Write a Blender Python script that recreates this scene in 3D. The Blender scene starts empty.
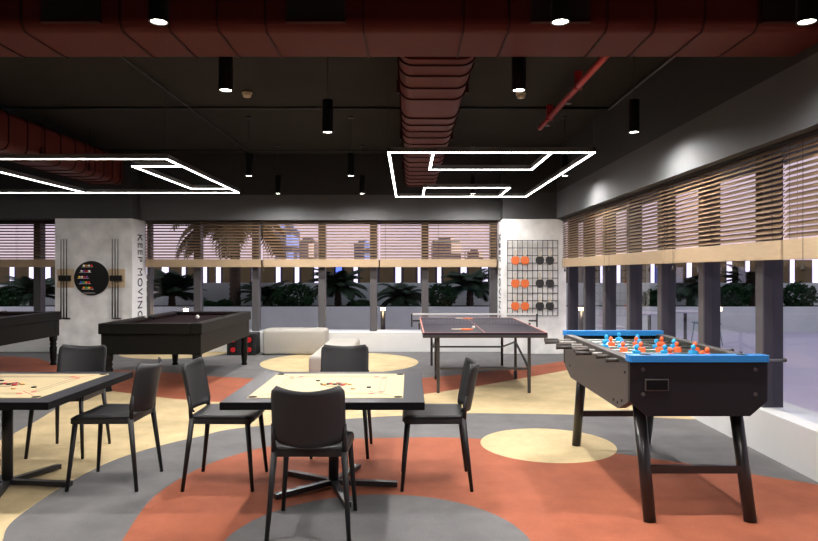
import bpy, bmesh, math, random
from mathutils import Vector, Matrix
from mathutils.geometry import tessellate_polygon
random.seed(7)
PI = math.pi
scene = bpy.context.scene
COL = scene.collection
H = 1.45; F = 665.0; CX = 409.0; CY = 272.0      # eye height, focal length in pixels, principal row

def fl(px, py, z=0.0):
    Y = (H - z) * F / (py - CY)
    return ((px - CX) * Y / F, Y)

# ------------------------------------------------------------------ materials
MATS = {}
def nmat(name):
    m = bpy.data.materials.new(name); m.use_nodes = True
    nt = m.node_tree; b = nt.nodes['Principled BSDF']
    return m, nt, b
def mat(name, col, rough=0.5, metal=0.0, spec=0.5, noise=0.0, nscale=8.0, bump=0.0, bscale=60.0, emit=None, estr=0.0, coat=0.0, stretch=None):
    if name in MATS: return MATS[name]
    m, nt, b = nmat(name)
    b.inputs['Base Color'].default_value = (*col, 1)
    b.inputs['Roughness'].default_value = rough
    b.inputs['Metallic'].default_value = metal
    b.inputs['Specular IOR Level'].default_value = spec
    if coat: b.inputs['Coat Weight'].default_value = coat; b.inputs['Coat Roughness'].default_value = .15
    tc = nt.nodes.new('ShaderNodeTexCoord')
    src = tc.outputs['Object']
    if stretch:
        mp = nt.nodes.new('ShaderNodeMapping'); mp.inputs['Scale'].default_value = stretch
        nt.links.new(src, mp.inputs['Vector']); src = mp.outputs['Vector']
    if noise > 0:
        n = nt.nodes.new('ShaderNodeTexNoise'); n.inputs['Scale'].default_value = nscale
        n.inputs['Detail'].default_value = 6
        r = nt.nodes.new('ShaderNodeMapRange')
        r.inputs['From Min'].default_value = .25; r.inputs['From Max'].default_value = .75
        r.inputs['To Min'].default_value = 1 - noise; r.inputs['To Max'].default_value = 1 + noise
        mx = nt.nodes.new('ShaderNodeMix'); mx.data_type = 'RGBA'; mx.blend_type = 'MULTIPLY'
        mx.inputs[0].default_value = 1.0
        mx.inputs[6].default_value = (*col, 1)
        cb = nt.nodes.new('ShaderNodeCombineColor')
        nt.links.new(src, n.inputs['Vector']); nt.links.new(n.outputs['Fac'], r.inputs['Value'])
        for k in range(3): nt.links.new(r.outputs[0], cb.inputs[k])
        nt.links.new(cb.outputs[0], mx.inputs[7]); nt.links.new(mx.outputs[2], b.inputs['Base Color'])
    if bump > 0:
        n2 = nt.nodes.new('ShaderNodeTexNoise'); n2.inputs['Scale'].default_value = bscale; n2.inputs['Detail'].default_value = 4
        bp = nt.nodes.new('ShaderNodeBump'); bp.inputs['Strength'].default_value = bump; bp.inputs['Distance'].default_value = .01
        nt.links.new(src, n2.inputs['Vector']); nt.links.new(n2.outputs['Fac'], bp.inputs['Height'])
        nt.links.new(bp.outputs['Normal'], b.inputs['Normal'])
    if emit:
        b.inputs['Emission Color'].default_value = (*emit, 1); b.inputs['Emission Strength'].default_value = estr
    MATS[name] = m
    return m

def carpet(name, col):
    """low pile carpet tiles: fine noise, soft mottling, half-metre tiles with slightly different tone"""
    m, nt, b = nmat(name)
    tc = nt.nodes.new('ShaderNodeTexCoord')
    n1 = nt.nodes.new('ShaderNodeTexNoise'); n1.inputs['Scale'].default_value = 2.6; n1.inputs['Detail'].default_value = 8; n1.inputs['Roughness'].default_value = .65
    n2 = nt.nodes.new('ShaderNodeTexNoise'); n2.inputs['Scale'].default_value = 140; n2.inputs['Detail'].default_value = 2
    mp = nt.nodes.new('ShaderNodeMapping'); mp.inputs['Scale'].default_value = (2, 2, 2)
    sn = nt.nodes.new('ShaderNodeVectorMath'); sn.operation = 'FLOOR'
    wn = nt.nodes.new('ShaderNodeTexWhiteNoise')
    L = nt.links
    for n in (n1, n2, mp): L.new(tc.outputs['Object'], n.inputs['Vector'])
    L.new(mp.outputs[0], sn.inputs[0]); L.new(sn.outputs[0], wn.inputs['Vector'])
    def mr(src, a, c, lo=.3, hi=.7):
        r = nt.nodes.new('ShaderNodeMapRange'); r.inputs['From Min'].default_value = lo; r.inputs['From Max'].default_value = hi
        r.inputs['To Min'].default_value = a; r.inputs['To Max'].default_value = c; L.new(src, r.inputs['Value']); return r.outputs[0]
    def mul(a, c):
        q = nt.nodes.new('ShaderNodeMath'); q.operation = 'MULTIPLY'; L.new(a, q.inputs[0]); L.new(c, q.inputs[1]); return q.outputs[0]
    v = mul(mul(mr(n1.outputs['Fac'], .80, 1.16), mr(n2.outputs['Fac'], .9, 1.1)), mr(wn.outputs['Value'], .965, 1.03, 0, 1))
    cb = nt.nodes.new('ShaderNodeCombineColor')
    for k in range(3): L.new(v, cb.inputs[k])
    mx = nt.nodes.new('ShaderNodeMix'); mx.data_type = 'RGBA'; mx.blend_type = 'MULTIPLY'; mx.inputs[0].default_value = 1
    mx.inputs[6].default_value = (*col, 1); L.new(cb.outputs[0], mx.inputs[7]); L.new(mx.outputs[2], b.inputs['Base Color'])
    b.inputs['Roughness'].default_value = .82; b.inputs['Specular IOR Level'].default_value = .25
    bp = nt.nodes.new('ShaderNodeBump'); bp.inputs['Strength'].default_value = .25; bp.inputs['Distance'].default_value = .004
    L.new(n2.outputs['Fac'], bp.inputs['Height']); L.new(bp.outputs[0], b.inputs['Normal'])
    return m

def glass_mat():
    m, nt, b = nmat('window_glass'); nt.nodes.remove(b)
    out = nt.nodes['Material Output']
    t = nt.nodes.new('ShaderNodeBsdfTransparent'); t.inputs[0].default_value = (.93, .94, .97, 1)
    g = nt.nodes.new('ShaderNodeBsdfGlossy'); g.inputs['Roughness'].default_value = .02
    fr = nt.nodes.new('ShaderNodeFresnel'); fr.inputs['IOR'].default_value = 1.45
    mx = nt.nodes.new('ShaderNodeMixShader')
    ge = nt.nodes.new('ShaderNodeNewGeometry'); iv = nt.nodes.new('ShaderNodeMath'); iv.operation = 'SUBTRACT'; iv.inputs[0].default_value = 1
    mu = nt.nodes.new('ShaderNodeMath'); mu.operation = 'MULTIPLY'; nt.links.new(ge.outputs['Backfacing'], iv.inputs[1])
    nt.links.new(iv.outputs[0], mu.inputs[0]); nt.links.new(fr.outputs[0], mu.inputs[1])
    nt.links.new(mu.outputs[0], mx.inputs[0]); nt.links.new(t.outputs[0], mx.inputs[1]); nt.links.new(g.outputs[0], mx.inputs[2])
    nt.links.new(mx.outputs[0], out.inputs['Surface'])
    return m

def city_mat(name, base, litcol, sc=(1, 1, 1), thr=.62):
    """facade of a far tower: grid of windows, some of them lit"""
    m, nt, b = nmat(name); L = nt.links
    tc = nt.nodes.new('ShaderNodeTexCoord')
    mp = nt.nodes.new('ShaderNodeMapping'); mp.inputs['Scale'].default_value = sc
    fl_ = nt.nodes.new('ShaderNodeVectorMath'); fl_.operation = 'FLOOR'
    fr = nt.nodes.new('ShaderNodeVectorMath'); fr.operation = 'FRACTION'
    wn = nt.nodes.new('ShaderNodeTexWhiteNoise')
    L.new(tc.outputs['Object'], mp.inputs['Vector']); L.new(mp.outputs[0], fl_.inputs[0]); L.new(mp.outputs[0], fr.inputs[0])
    L.new(fl_.outputs[0], wn.inputs['Vector'])
    sp = nt.nodes.new('ShaderNodeSeparateXYZ'); L.new(fr.outputs[0], sp.inputs[0])
    def m2(op, a, c):
        q = nt.nodes.new('ShaderNodeMath'); q.operation = op
        for i, x in enumerate((a, c)):
            if isinstance(x, float): q.inputs[i].default_value = x
            else: L.new(x, q.inputs[i])
        return q.outputs[0]
    lit = m2('GREATER_THAN', wn.outputs['Value'], thr)
    w = m2('MULTIPLY', m2('GREATER_THAN', sp.outputs['X'], .25), m2('GREATER_THAN', sp.outputs['Z'], .35))
    e = m2('MULTIPLY', m2('MULTIPLY', lit, w), 1.0)
    b.inputs['Base Color'].default_value = (*base, 1)
    b.inputs['Emission Color'].default_value = (*litcol, 1); L.new(e, b.inputs['Emission Strength'])
    return m

M = dict(
 black_lam = mat('black_laminate', (.016, .017, .023), .45, spec=.35, noise=.1, nscale=30),
 black_edge = mat('black_edge', (.004, .004, .005), .6, spec=.1),
 board = mat('carrom_ply', (.47, .375, .22), .6, spec=.3, noise=.08, nscale=6, stretch=(1, 6, 1)),
 chair = mat('chair_plastic', (.018, .018, .020), .5, spec=.35, noise=.05, nscale=40, bump=.08, bscale=300),
 chair_leg = mat('chair_leg_plastic', (.013, .012, .013), .5, spec=.35),
 steel_black = mat('black_powder_coat', (.014, .014, .016), .4, bump=.05, bscale=400),
 red_ink = mat('red_ink', (.45, .02, .02), .5),
 black_ink = mat('black_ink', (.02, .015, .015), .5),
 coin_black = mat('coin_black', (.012, .010, .010), .35),
 coin_wood = mat('coin_wood', (.62, .36, .13), .4),
 coin_red = mat('coin_red', (.50, .03, .03), .35),
 pool_wood = mat('pool_black_wood', (.008, .0075, .0065), .5, spec=.12, noise=.15, nscale=14),
 pool_cloth = mat('pool_cloth', (.010, .003, .004), .9, spec=.1, bump=.1, bscale=300),
 ball = mat('ivory_ball', (.85, .83, .78), .15),
 brass = mat('brass', (.55, .42, .2), .3, metal=1),
 tt_top = mat('tennis_top', (.015, .012, .027), .55, spec=.15, noise=.08, nscale=10),
 tt_frame = mat('tennis_frame', (.050, .044, .040), .4, metal=.3),
 tt_line = mat('tennis_line', (.75, .28, .20), .5),
 net = mat('net_mesh', (.5, .5, .5), .8),
 net_tape = mat('net_tape', (.9, .88, .86), .6),
 rubber_orange = mat('rubber_orange', (.80, .17, .04), .55),
 rubber_black = mat('rubber_black', (.022, .022, .024), .55),
 handle_wood = mat('pale_handle_wood', (.72, .64, .52), .5),
 fb_body = mat('foosball_black', (.008, .007, .010), .5, spec=.25, bump=.04, bscale=500),
 fb_side = mat('foosball_side_laminate', (.050, .046, .043), .45, noise=.05, nscale=30),
 fb_blue = mat('foosball_blue', (.010, .17, .47), .45, noise=.03),
 fb_field = mat('foosball_green', (.05, .13, .05), .5),
 fb_leg = mat('foosball_leg', (.014, .012, .013), .3),
 fb_grip = mat('foosball_grip', (.030, .025, .022), .5),
 chrome = mat('chrome', (.35, .35, .35), .38, metal=1),
 fig_blue = mat('figure_blue', (.02, .34, .70), .4),
 fig_orange = mat('figure_orange', (.85, .13, .035), .4),
 white_fab = mat('white_bouclé'.replace('é', 'e'), (.40, .38, .345), .9, noise=.05, nscale=60, bump=.15, bscale=250),
 red_duct = mat('duct_red_paint', (.085, .014, .010), .6, spec=.15, noise=.10, nscale=5, bump=.03, bscale=20),
 red_seam = mat('duct_seam_paint', (.030, .005, .004), .6, spec=.15),
 red_pipe = mat('pipe_red_paint', (.42, .03, .03), .35),
 grille = mat('grille_black', (.012, .008, .008), .6),
 lamp_black = mat('lamp_black', (.008, .008, .008), .4),
 lamp_glow = mat('lamp_glow', (1, 1, 1), .5, emit=(1, .92, .80), estr=30),
 led_body = mat('led_profile', (.16, .15, .14), .45, metal=.5),
 led_glow = mat('led_glow', (1, 1, 1), .5, emit=(1, .97, .93), estr=14.0),
 slab = mat('ceiling_slab', (.022, .019, .015), .9, spec=.2, noise=.18, nscale=1.5, bump=.1, bscale=15),
 wall_grey = mat('wall_grey_paint', (.105, .106, .110), .8, spec=.2, noise=.04, nscale=4),
 wall_black = mat('wall_black_upper', (.020, .019, .018), .8, noise=.06, nscale=4),
 wall_dark = mat('wall_dark_paint', (.046, .046, .048), .75, noise=.05, nscale=4),
 plaster = mat('column_plaster', (.82, .81, .80), .7, noise=.24, nscale=3.2, bump=.15, bscale=14),
 side_white = mat('side_white_paint', (.90, .90, .90), .5),
 white_paint = mat('white_paint', (.66, .66, .66), .55, noise=.02),
 mullion = mat('mullion_grey', (.088, .082, .088), .45, metal=.2, noise=.06, nscale=5),
 mullion_shaded = mat('mullion_shaded', (.026, .023, .034), .5, noise=.06, nscale=5),  # same metal as the grey, with the shade on the right posts put into the colour
 slat = mat('blind_slat_wood', (.20, .128, .074), .65, spec=.2, noise=.22, nscale=5, stretch=(1, 1, 30)),
 rail_wood = mat('blind_rail_wood', (.43, .315, .20), .6, spec=.3, noise=.08, nscale=8, stretch=(1, 1, 12)),
 tape = mat('blind_tape', (.035, .028, .022), .8),
 conduit = mat('conduit_black', (.008, .008, .008), .5),
 conduit_grey = mat('conduit_grey', (.10, .095, .09), .5),
 beige = mat('beige_plastic', (.60, .50, .36), .5),
 disc_black = mat('rack_black', (.006, .006, .006), .3),
 wire_black = mat('wire_black', (.010, .010, .011), .45),
 plate_wood = mat('plate_wood', (.62, .47, .30), .55, noise=.06),
 speaker = mat('crate_black', (.012, .012, .013), .5),
 red_cone = mat('red_disc', (.55, .015, .02), .4),
 terrace = mat('terrace_floor', (.50, .45, .62), .32, noise=.08, nscale=1.5),
 planter = mat('planter_wall', (.60, .65, .64), .8, noise=.07, nscale=2),
 garden_wall = mat('garden_wall', (.58, .63, .63), .8, noise=.08, nscale=2),
 soil = mat('soil', (.03, .022, .016), .95, noise=.3, nscale=12),
 leaf = mat('leaf_green', (.010, .036, .012), .75, spec=.15, noise=.35, nscale=3),
 leaf_palm = mat('palm_green', (.016, .034, .018), .75, spec=.15, noise=.3, nscale=3),
 leaf_tan = mat('palm_tan', (.12, .085, .035), .6, noise=.3, nscale=3),
 trunk = mat('palm_trunk', (.060, .042, .030), .9, noise=.4, nscale=20, bump=.5, bscale=40),
 panel_brown_glow = mat('panel_brown_glow', (.055, .036, .014), .7, noise=.4, nscale=2, emit=(.50, .32, .12), estr=.05),  # faint emission put in so the panels look lit; they are no lamps
 panel_dark = mat('panel_dark', (.012, .010, .014), .6),
 strip_glow = mat('strip_glow', (1, 1, 1), .5, emit=(.88, .76, 1.0), estr=1.5),
 strip_blue = mat('strip_blue', (.2, .3, 1), .5, emit=(.12, .2, 1.0), estr=1.6),
 bollard_glow = mat('bollard_glow', (1, 1, 1), .5, emit=(1, .62, .25), estr=40),
 cafe = mat('cafe_table_white', (.55, .52, .60), .4),
 cafe_chair = mat('cafe_chair_green', (.12, .26, .28), .4),
 letter = mat('lettering_black', (.02, .02, .022), .6),
 c_red = mat('ball_red', (.7, .03, .03), .2), c_yel = mat('ball_yellow', (.85, .60, .05), .2), c_blue = mat('ball_blue', (.05, .15, .7), .2),
 c_grn = mat('ball_green', (.05, .45, .15), .2), c_pur = mat('ball_purple', (.35, .1, .5), .2), c_org = mat('ball_orange', (.85, .3, .04), .2), c_wht = mat('ball_white', (.85, .82, .76), .2),
 cy = mat('shelf_white', (.75, .72, .68), .5),
)
M['glass'] = glass_mat()
M['car_grey'] = carpet('carpet_grey', (.150, .147, .149))
M['car_org'] = carpet('carpet_orange', (.34, .10, .052))
M['car_bei'] = carpet('carpet_beige', (.57, .445, .25))
M['city_a'] = city_mat('tower_blue', (.16, .17, .30), (.35, .45, .9), (.9, .9, .55), .55)
M['city_b'] = city_mat('tower_pink', (.26, .20, .25), (1, .75, .6), (.6, .6, .4), .6)

# ------------------------------------------------------------------ mesh builder
class MB:
    def __init__(s): s.v = []; s.f = []; s.mi = []; s.cur = 0; s.smooth = []
    def raw(s, vs, fs, sm=False):
        n = len(s.v); s.v += [tuple(v) for v in vs]
        for f in fs: s.f.append(tuple(n + i for i in f)); s.mi.append(s.cur); s.smooth.append(sm)
        return s
    def box(s, c, d, rz=0, bev=0, rot=None, seg=2):
        if bev > 0:
            bm = bmesh.new(); bmesh.ops.create_cube(bm, size=1)
            for v in bm.verts: v.co = Vector((v.co.x * d[0], v.co.y * d[1], v.co.z * d[2]))
            bmesh.ops.bevel(bm, geom=bm.edges[:], offset=bev, segments=seg, affect='EDGES', profile=.5)
            vs = [v.co.copy() for v in bm.verts]; bm.verts.index_update()
            fs = [[v.index for v in f.verts] for f in bm.faces]; bm.free()
        else:
            x, y, z = d[0] / 2, d[1] / 2, d[2] / 2
            vs = [Vector(p) for p in ((-x,-y,-z),(x,-y,-z),(x,y,-z),(-x,y,-z),(-x,-y,z),(x,-y,z),(x,y,z),(-x,y,z))]
            fs = [(0,3,2,1),(4,5,6,7),(0,1,5,4),(1,2,6,5),(2,3,7,6),(3,0,4,7)]
        R = rot if rot is not None else Matrix.Rotation(rz, 3, 'Z')
        return s.raw([R @ v + Vector(c) for v in vs], fs, False)
    def bb(s, x0, x1, y0, y1, z0, z1, bev=0):
        return s.box(((x0+x1)/2, (y0+y1)/2, (z0+z1)/2), (abs(x1-x0), abs(y1-y0), abs(z1-z0)), bev=bev)
    def bar(s, p, q, w, h):
        p = Vector(p); q = Vector(q); d = q - p
        R = d.to_track_quat('Y', 'Z').to_matrix()
        return s.box((p+q)/2, (w, d.length, h), rot=R)
    def cyl(s, p, q, r, r2=None, seg=12, caps=True):
        p = Vector(p); q = Vector(q); r2 = r if r2 is None else r2
        R = (q - p).to_track_quat('Z', 'Y').to_matrix()
        vs = []
        for c, rr in ((p, r), (q, r2)):
            for i in range(seg):
                a = 2*PI*i/seg; vs.append(R @ Vector((rr*math.cos(a), rr*math.sin(a), 0)) + c)
        s.raw(vs, [(i, (i+1) % seg, seg+(i+1) % seg, seg+i) for i in range(seg)], True)
        if caps:
            s.raw(vs[:seg], [tuple(reversed(range(seg)))]); s.raw(vs[seg:], [tuple(range(seg))])
        return s
    def tube(s, pts, r, seg=6):
        for a, b in zip(pts, pts[1:]): s.cyl(a, b, r, seg=seg)
        return s
    def lathe(s, prof, c=(0,0,0), seg=16):
        vs = []; fs = []
        for r, z in prof:
            for i in range(seg):
                a = 2*PI*i/seg; vs.append((c[0]+r*math.cos(a), c[1]+r*math.sin(a), c[2]+z))
        for k in range(len(prof)-1):
            for i in range(seg):
                j = (i+1) % seg; fs.append((k*seg+i, k*seg+j, (k+1)*seg+j, (k+1)*seg+i))
        fs2 = [tuple(reversed(range(seg))), tuple((len(prof)-1)*seg+i for i in range(seg))]
        return s.raw(vs, fs, True).raw(vs, fs2)
    def sphere(s, c, r, seg=12, sz=None):
        rings = max(6, seg//2); prof = [(max(1e-4, math.sin(PI*k/rings)) * r, -math.cos(PI*k/rings) * (sz or r)) for k in range(rings+1)]
        return s.lathe(prof, c, seg)
    def prism(s, poly, lo, hi, axis='z'):
        """poly: 2D points; axis z -> (x,y), x -> (y,z), y -> (x,z)"""
        def P(u, v, w): return {'z': (u, v, w), 'x': (w, u, v), 'y': (u, w, v)}[axis]
        n = len(poly); vs = [P(u, v, lo) for u, v in poly] + [P(u, v, hi) for u, v in poly]
        fs = [(i, (i+1) % n, n+(i+1) % n, n+i) for i in range(n)]
        if n > 40:
            tr = tessellate_polygon([[Vector((u, v, 0)) for u, v in poly]])
            fs += [tuple(reversed(t)) for t in tr] + [tuple(n+i for i in t) for t in tr]
        else: fs += [tuple(reversed(range(n))), tuple(range(n, 2*n))]
        return s.raw(vs, fs)
    def ring(s, c, r0, r1, z0, z1, seg=32, a0=0, a1=2*PI):
        vs = []; fs = []
        for i in range(seg+1):
            a = a0+(a1-a0)*i/seg
            for r in (r0, r1):
                for z in (z0, z1): vs.append((c[0]+r*math.cos(a), c[1]+r*math.sin(a), z))
        for i in range(seg):
            a = 4*i; b = a+4
            fs += [(a+1, b+1, b+3, a+3), (a, a+2, b+2, b), (a+2, a+3, b+3, b+2), (a, b, b+1, a+1)]
        return s.raw(vs, fs)
    def build(s, name, m, parent=None, loc=(0,0,0), rz=0, label=None):
        me = bpy.data.meshes.new(name); me.from_pydata(s.v, [], s.f)
        ms = m if isinstance(m, (list, tuple)) else [m]
        for x in ms: me.materials.append(x)
        me.polygons.foreach_set('material_index', s.mi); me.polygons.foreach_set('use_smooth', s.smooth)
        me.validate(); me.update()
        bm = bmesh.new(); bm.from_mesh(me); bmesh.ops.remove_doubles(bm, verts=bm.verts, dist=1e-5)
        bmesh.ops.recalc_face_normals(bm, faces=bm.faces); bm.to_mesh(me); bm.free()
        o = bpy.data.objects.new(name, me); COL.objects.link(o)
        if parent: o.parent = parent
        o.location = loc; o.rotation_euler = (0, 0, rz)
        if label: o['label'] = label
        return o

def tag(o, label, cat, group=None, kind=None):
    o['label'] = label; o['category'] = cat
    if group: o['group'] = group
    if kind: o['kind'] = kind
    return o
def thing(name, label, cat, loc=(0,0,0), rz=0, group=None):
    o = bpy.data.objects.new(name, None); COL.objects.link(o); o.empty_display_size = .1
    o.location = loc; o.rotation_euler = (0, 0, rz)
    return tag(o, label, cat, group)
def struct(o): o['kind'] = 'structure'; return o
def children(o): return [c for c in bpy.data.objects if c.parent == o]
def copy_tree(o, parent=None):
    c = o.copy(); COL.objects.link(c); c.parent = parent
    for ch in children(o): copy_tree(ch, c)
    return c
def place(first, used, loc, rz, label):
    o = copy_tree(first) if used else first
    o.location = loc; o.rotation_euler = (0, 0, rz); o['label'] = label
    return o

def smooth_path(pts, n=8, closed=False):
    out = []; N = len(pts)
    rng = range(N if closed else N-1)
    for i in rng:
        g = (lambda k: pts[k % N]) if closed else (lambda k: pts[min(max(k, 0), N-1)])
        p0, p1, p2, p3 = g(i-1), g(i), g(i+1), g(i+2)
        for k in range(n):
            t = k/n
            out.append(tuple(.5*((2*b)+(-a+c)*t+(2*a-5*b+4*c-d)*t*t+(-a+3*b-3*c+d)*t**3) for a, b, c, d in zip(p0, p1, p2, p3)))
    if not closed: out.append(tuple(pts[-1]))
    return out
def rrect(x0, x1, y0, y1, r, n=5, corners=(1,1,1,1)):
    """corners: bl, br, tr, tl"""
    out = []
    for (cx, cy, a), on in zip(((x0+r, y0+r, PI), (x1-r, y0+r, 1.5*PI), (x1-r, y1-r, 0), (x0+r, y1-r, .5*PI)), corners):
        if on:
            for k in range(n+1): out.append((cx+r*math.cos(a+k*PI/2/n), cy+r*math.sin(a+k*PI/2/n)))
        else: out.append((x0 if cx < (x0+x1)/2 else x1, y0 if cy < (y0+y1)/2 else y1))
    return out

# ------------------------------------------------------------------ room shell
XL, XR, YN, YB, ZC = -9.0, 2.62, -2.2, 12.15, 3.61
ZH, ZK = 2.40, .345
m = MB(); m.bb(XL, 2.9, YN, 12.2, -.1, 0)
def patch(pts, z, mi):
    m.cur = mi; m.prism(pts, 0.0002, z)
lower = [fl(*p) for p in ((2.6,541),(14,520),(65,485),(112,461),(159,446),(200,436.5),(240,428),(353,418.5),(420,414.7),(464,413.2),(576,414.7),(629,416.7),(698,419.5))]
upper = [fl(*p) for p in ((111,391),(148,396),(182,399.5),(220,402),(300,402.5),(370,399.5),(425,394),(484,385),(560,371.5),(590,365.5))]
left_edge = [fl(*p) for p in ((0,440),(15.6,432.6),(39,419.5),(66,403),(90,394))]
tailL = [fl(-60, 500), fl(-120, 560)]
beige = [(-3.0, 2.4)] + [(-2.45, 2.9)] + smooth_path(lower, 6) + [(2.88, 6.6), (2.88, 10.28)] + list(reversed(smooth_path(upper, 6))) + list(reversed(smooth_path([(-5.2, 5.0), (-4.2, 5.3)] + left_edge, 5))) + [(-6.5, 3.4)]
patch(beige, .0010, 2)
top = [fl(*p) for p in ((-80,357.5),(0,356.5),(34,358),(46,361),(60,366),(90,369.5),(126,370.5),(178,373.4),(223,377),(330,381),(423,378),(513,368.5),(560,361.6),(575,358.5))]
orange_band = smooth_path(top, 6) + [(2.88, 11.1), (2.88, 10.28)] + list(reversed(smooth_path(upper, 6))) + [(-3.75, 8.1), (-5.0, 9.0), (-6.8, 9.6), (-8.0, 9.7)]
patch(orange_band, .0012, 1)
def disc(cx, cy, r, z, mi, n=64): patch([(cx+r*math.cos(2*PI*i/n), cy+r*math.sin(2*PI*i/n)) for i in range(n)], z, mi)
disc(-1.11, 10.7, 1.26, .0014, 2)
disc(-4.2, 11.95, .85 if False else .90, .0014, 2) if False else patch([(p[0], min(p[1], 12.09)) for p in [(-4.2+.95*math.cos(2*PI*i/48), 11.98+.9*math.sin(2*PI*i/48)) for i in range(48)]], .0014, 2)
orange_big = [(-1.30, 2.6), (-1.50, 3.2)] + smooth_path([fl(*p) for p in ((122,541),(146,505),(170,485),(200,468),(232,456),(268,447),(330,440),(420,437.5),(482,439),(550,445),(616,453.5),(690,464),(753,474.5),(818,484.7))], 6) + [(2.88, 4.47), (2.88, 1.0), (-.6, 1.0)]
patch(orange_big, .0012, 1)
disc(1.165, 5.60, .56, .0014, 2)
disc(-.17, 3.50, .83, .0016, 0)
struct(m.build('floor', [M['car_grey'], M['car_org'], M['car_bei']]))

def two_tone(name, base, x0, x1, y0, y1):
    q = MB().bb(x0, x1, y0, y1, ZH, 2.86); q.cur = 1; q.bb(x0, x1, y0, y1, 2.86, ZC)      # everything above this height is black
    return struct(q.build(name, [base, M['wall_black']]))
struct(MB().bb(XL, 3.3, YN, 12.9, ZC, ZC+.15).build('ceiling', M['slab']))
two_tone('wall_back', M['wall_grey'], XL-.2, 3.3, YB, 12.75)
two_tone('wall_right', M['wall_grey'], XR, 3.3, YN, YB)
struct(MB().bb(XL-.2, XL, YN, 12.75, 0, ZC).build('wall_left', M['wall_grey']))
struct(MB().bb(XL-.2, 3.3, YN-.2, YN, 0, ZC).build('wall_front', M['wall_grey']))
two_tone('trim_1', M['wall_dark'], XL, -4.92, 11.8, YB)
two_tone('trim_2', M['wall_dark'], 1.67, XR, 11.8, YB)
# low white sills that carry the glazing
struct(MB().bb(XL, -6.28, 12.1, 12.75, 0, ZK).bb(-4.92, 1.67, 12.1, 12.75, 0, ZK).build('baseboard_back', M['white_paint']))
struct(MB().bb(2.82, 3.20, YN, 11.8, 0, ZK).build('baseboard_right', M['white_paint']))
# columns
def column(label, x0, x1, prof, which):
    c = thing('column', label, 'column', ((x0+x1)/2, 12.1, 0))
    MB().prism([(p[0]-(x0+x1)/2, p[1]) for p in prof], -.3, .34, 'y').build('shaft', M['plaster'], c)
    return c
colL = column('wide grey plaster column with the round black ball rack', -6.28, -4.92, [(-6.28, 0), (-4.92, 0), (-4.92, ZH), (-6.28, ZH)], 0)
colR = column('grey plaster column with the wire grid of bats', 1.67, 2.79, [(1.67, 0), (2.79, 0)] + [(2.62+.17*math.cos(a), 2.22+.17*math.sin(a)) for a in (0, .4, .8, 1.2, 1.57)] + [(1.67, ZH-.008)], 1)
def side_panel(col, x, sgn):
    poly = [(-.3, .002), (.34, .002), (.34, ZH-.24)] + [(.34-.2+.2*math.cos(a), ZH-.24+.2*math.sin(a)) for a in (.3, .6, .9, 1.2)] + [(.1, ZH-.04), (-.3, ZH-.02)]
    return MB().prism(poly, x, x+sgn*.012, 'x').build('side_panel', M['side_white'], col, label='smooth white side of the column')
side_panel(colL, .68, 1); side_panel(colR, -.56, -1)
def lettering(col, x, sgn, y):
    cu = bpy.data.curves.new('keep', 'FONT'); cu.body = 'KEEP MOVING'; cu.size = .29; cu.extrude = .003; cu.space_character = 1.18
    to = bpy.data.objects.new('keep', cu); COL.objects.link(to)
    bpy.context.view_layer.update()
    me = bpy.data.meshes.new_from_object(to.evaluated_get(bpy.context.evaluated_depsgraph_get()))
    bpy.data.objects.remove(to)
    xs = [v.co.x for v in me.vertices]; L = max(xs)-min(xs); k = 1.52/L; x00 = min(xs)
    for v in me.vertices:
        a, b, c = (v.co.x-x00)*k, v.co.y, v.co.z
        v.co = (x+sgn*(.004+c), y+(b if sgn > 0 else -b), 2.13-a)
    me.name = 'lettering'; me.materials.clear(); me.materials.append(M['letter'])
    o = bpy.data.objects.new('lettering', me); COL.objects.link(o); o.parent = col
    o['label'] = 'black letters KEEP MOVING running down the white side'
lettering(colL, .692, 1, -.07); lettering(colR, -.572, -1, .13)

# mullions (aluminium posts between the panes)
backm = [-6.95, -3.96, -2.87, -1.63, -.665, .30, 1.585]
k = 3
for x in backm:
    struct(MB().bb(x-.065, x+.065, 12.42, 12.60, ZK, ZH, bev=.006).build('trim_%d' % k, M['mullion'])); k += 1
struct(MB().bb(-4.90, -4.84, 12.44, 12.60, ZK, ZH).build('trim_%d' % k, M['mullion'])); k += 1
rightm = [11.0-1.092*i+1.03-.06 for i in range(14)]
for y in rightm:
    if y > YN+.2:
        q = MB().bb(2.88, 2.894, y, y+.11, ZK, ZH); q.cur = 1; q.bb(2.894, 3.05, y+.002, y+.108, ZK, ZH)
        struct(q.build('trim_%d' % k, [M['mullion'], M['mullion_shaded']])); k += 1
struct(MB().bb(XL, -4.84, 12.52, 12.60, ZH-.05, ZH).bb(-4.84, 1.67, 12.52, 12.60, ZH-.05, ZH).build('trim_%d' % k, M['mullion'])); k += 1
# panes
w = 1
bx = [XL+.02] + [-6.95] ; panes = [(XL, -7.015), (-6.885, -6.28), (-4.84, -4.025), (-3.895, -2.935), (-2.805, -1.695), (-1.565, -.73), (-.6, .235), (.365, 1.52)]
for a, b in panes:
    struct(MB().bb(a, b, 12.50, 12.512, ZK, ZH).build('window_%d' % w, M['glass'])); w += 1
ys = sorted([y for y in rightm if y > YN+.2])
prev = YN
for y in ys + [11.8]:
    if y-prev > .2: struct(MB().bb(2.965, 2.977, prev, y, ZK, ZH).build('window_%d' % w, M['glass'])); w += 1
    prev = y+.11

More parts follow.
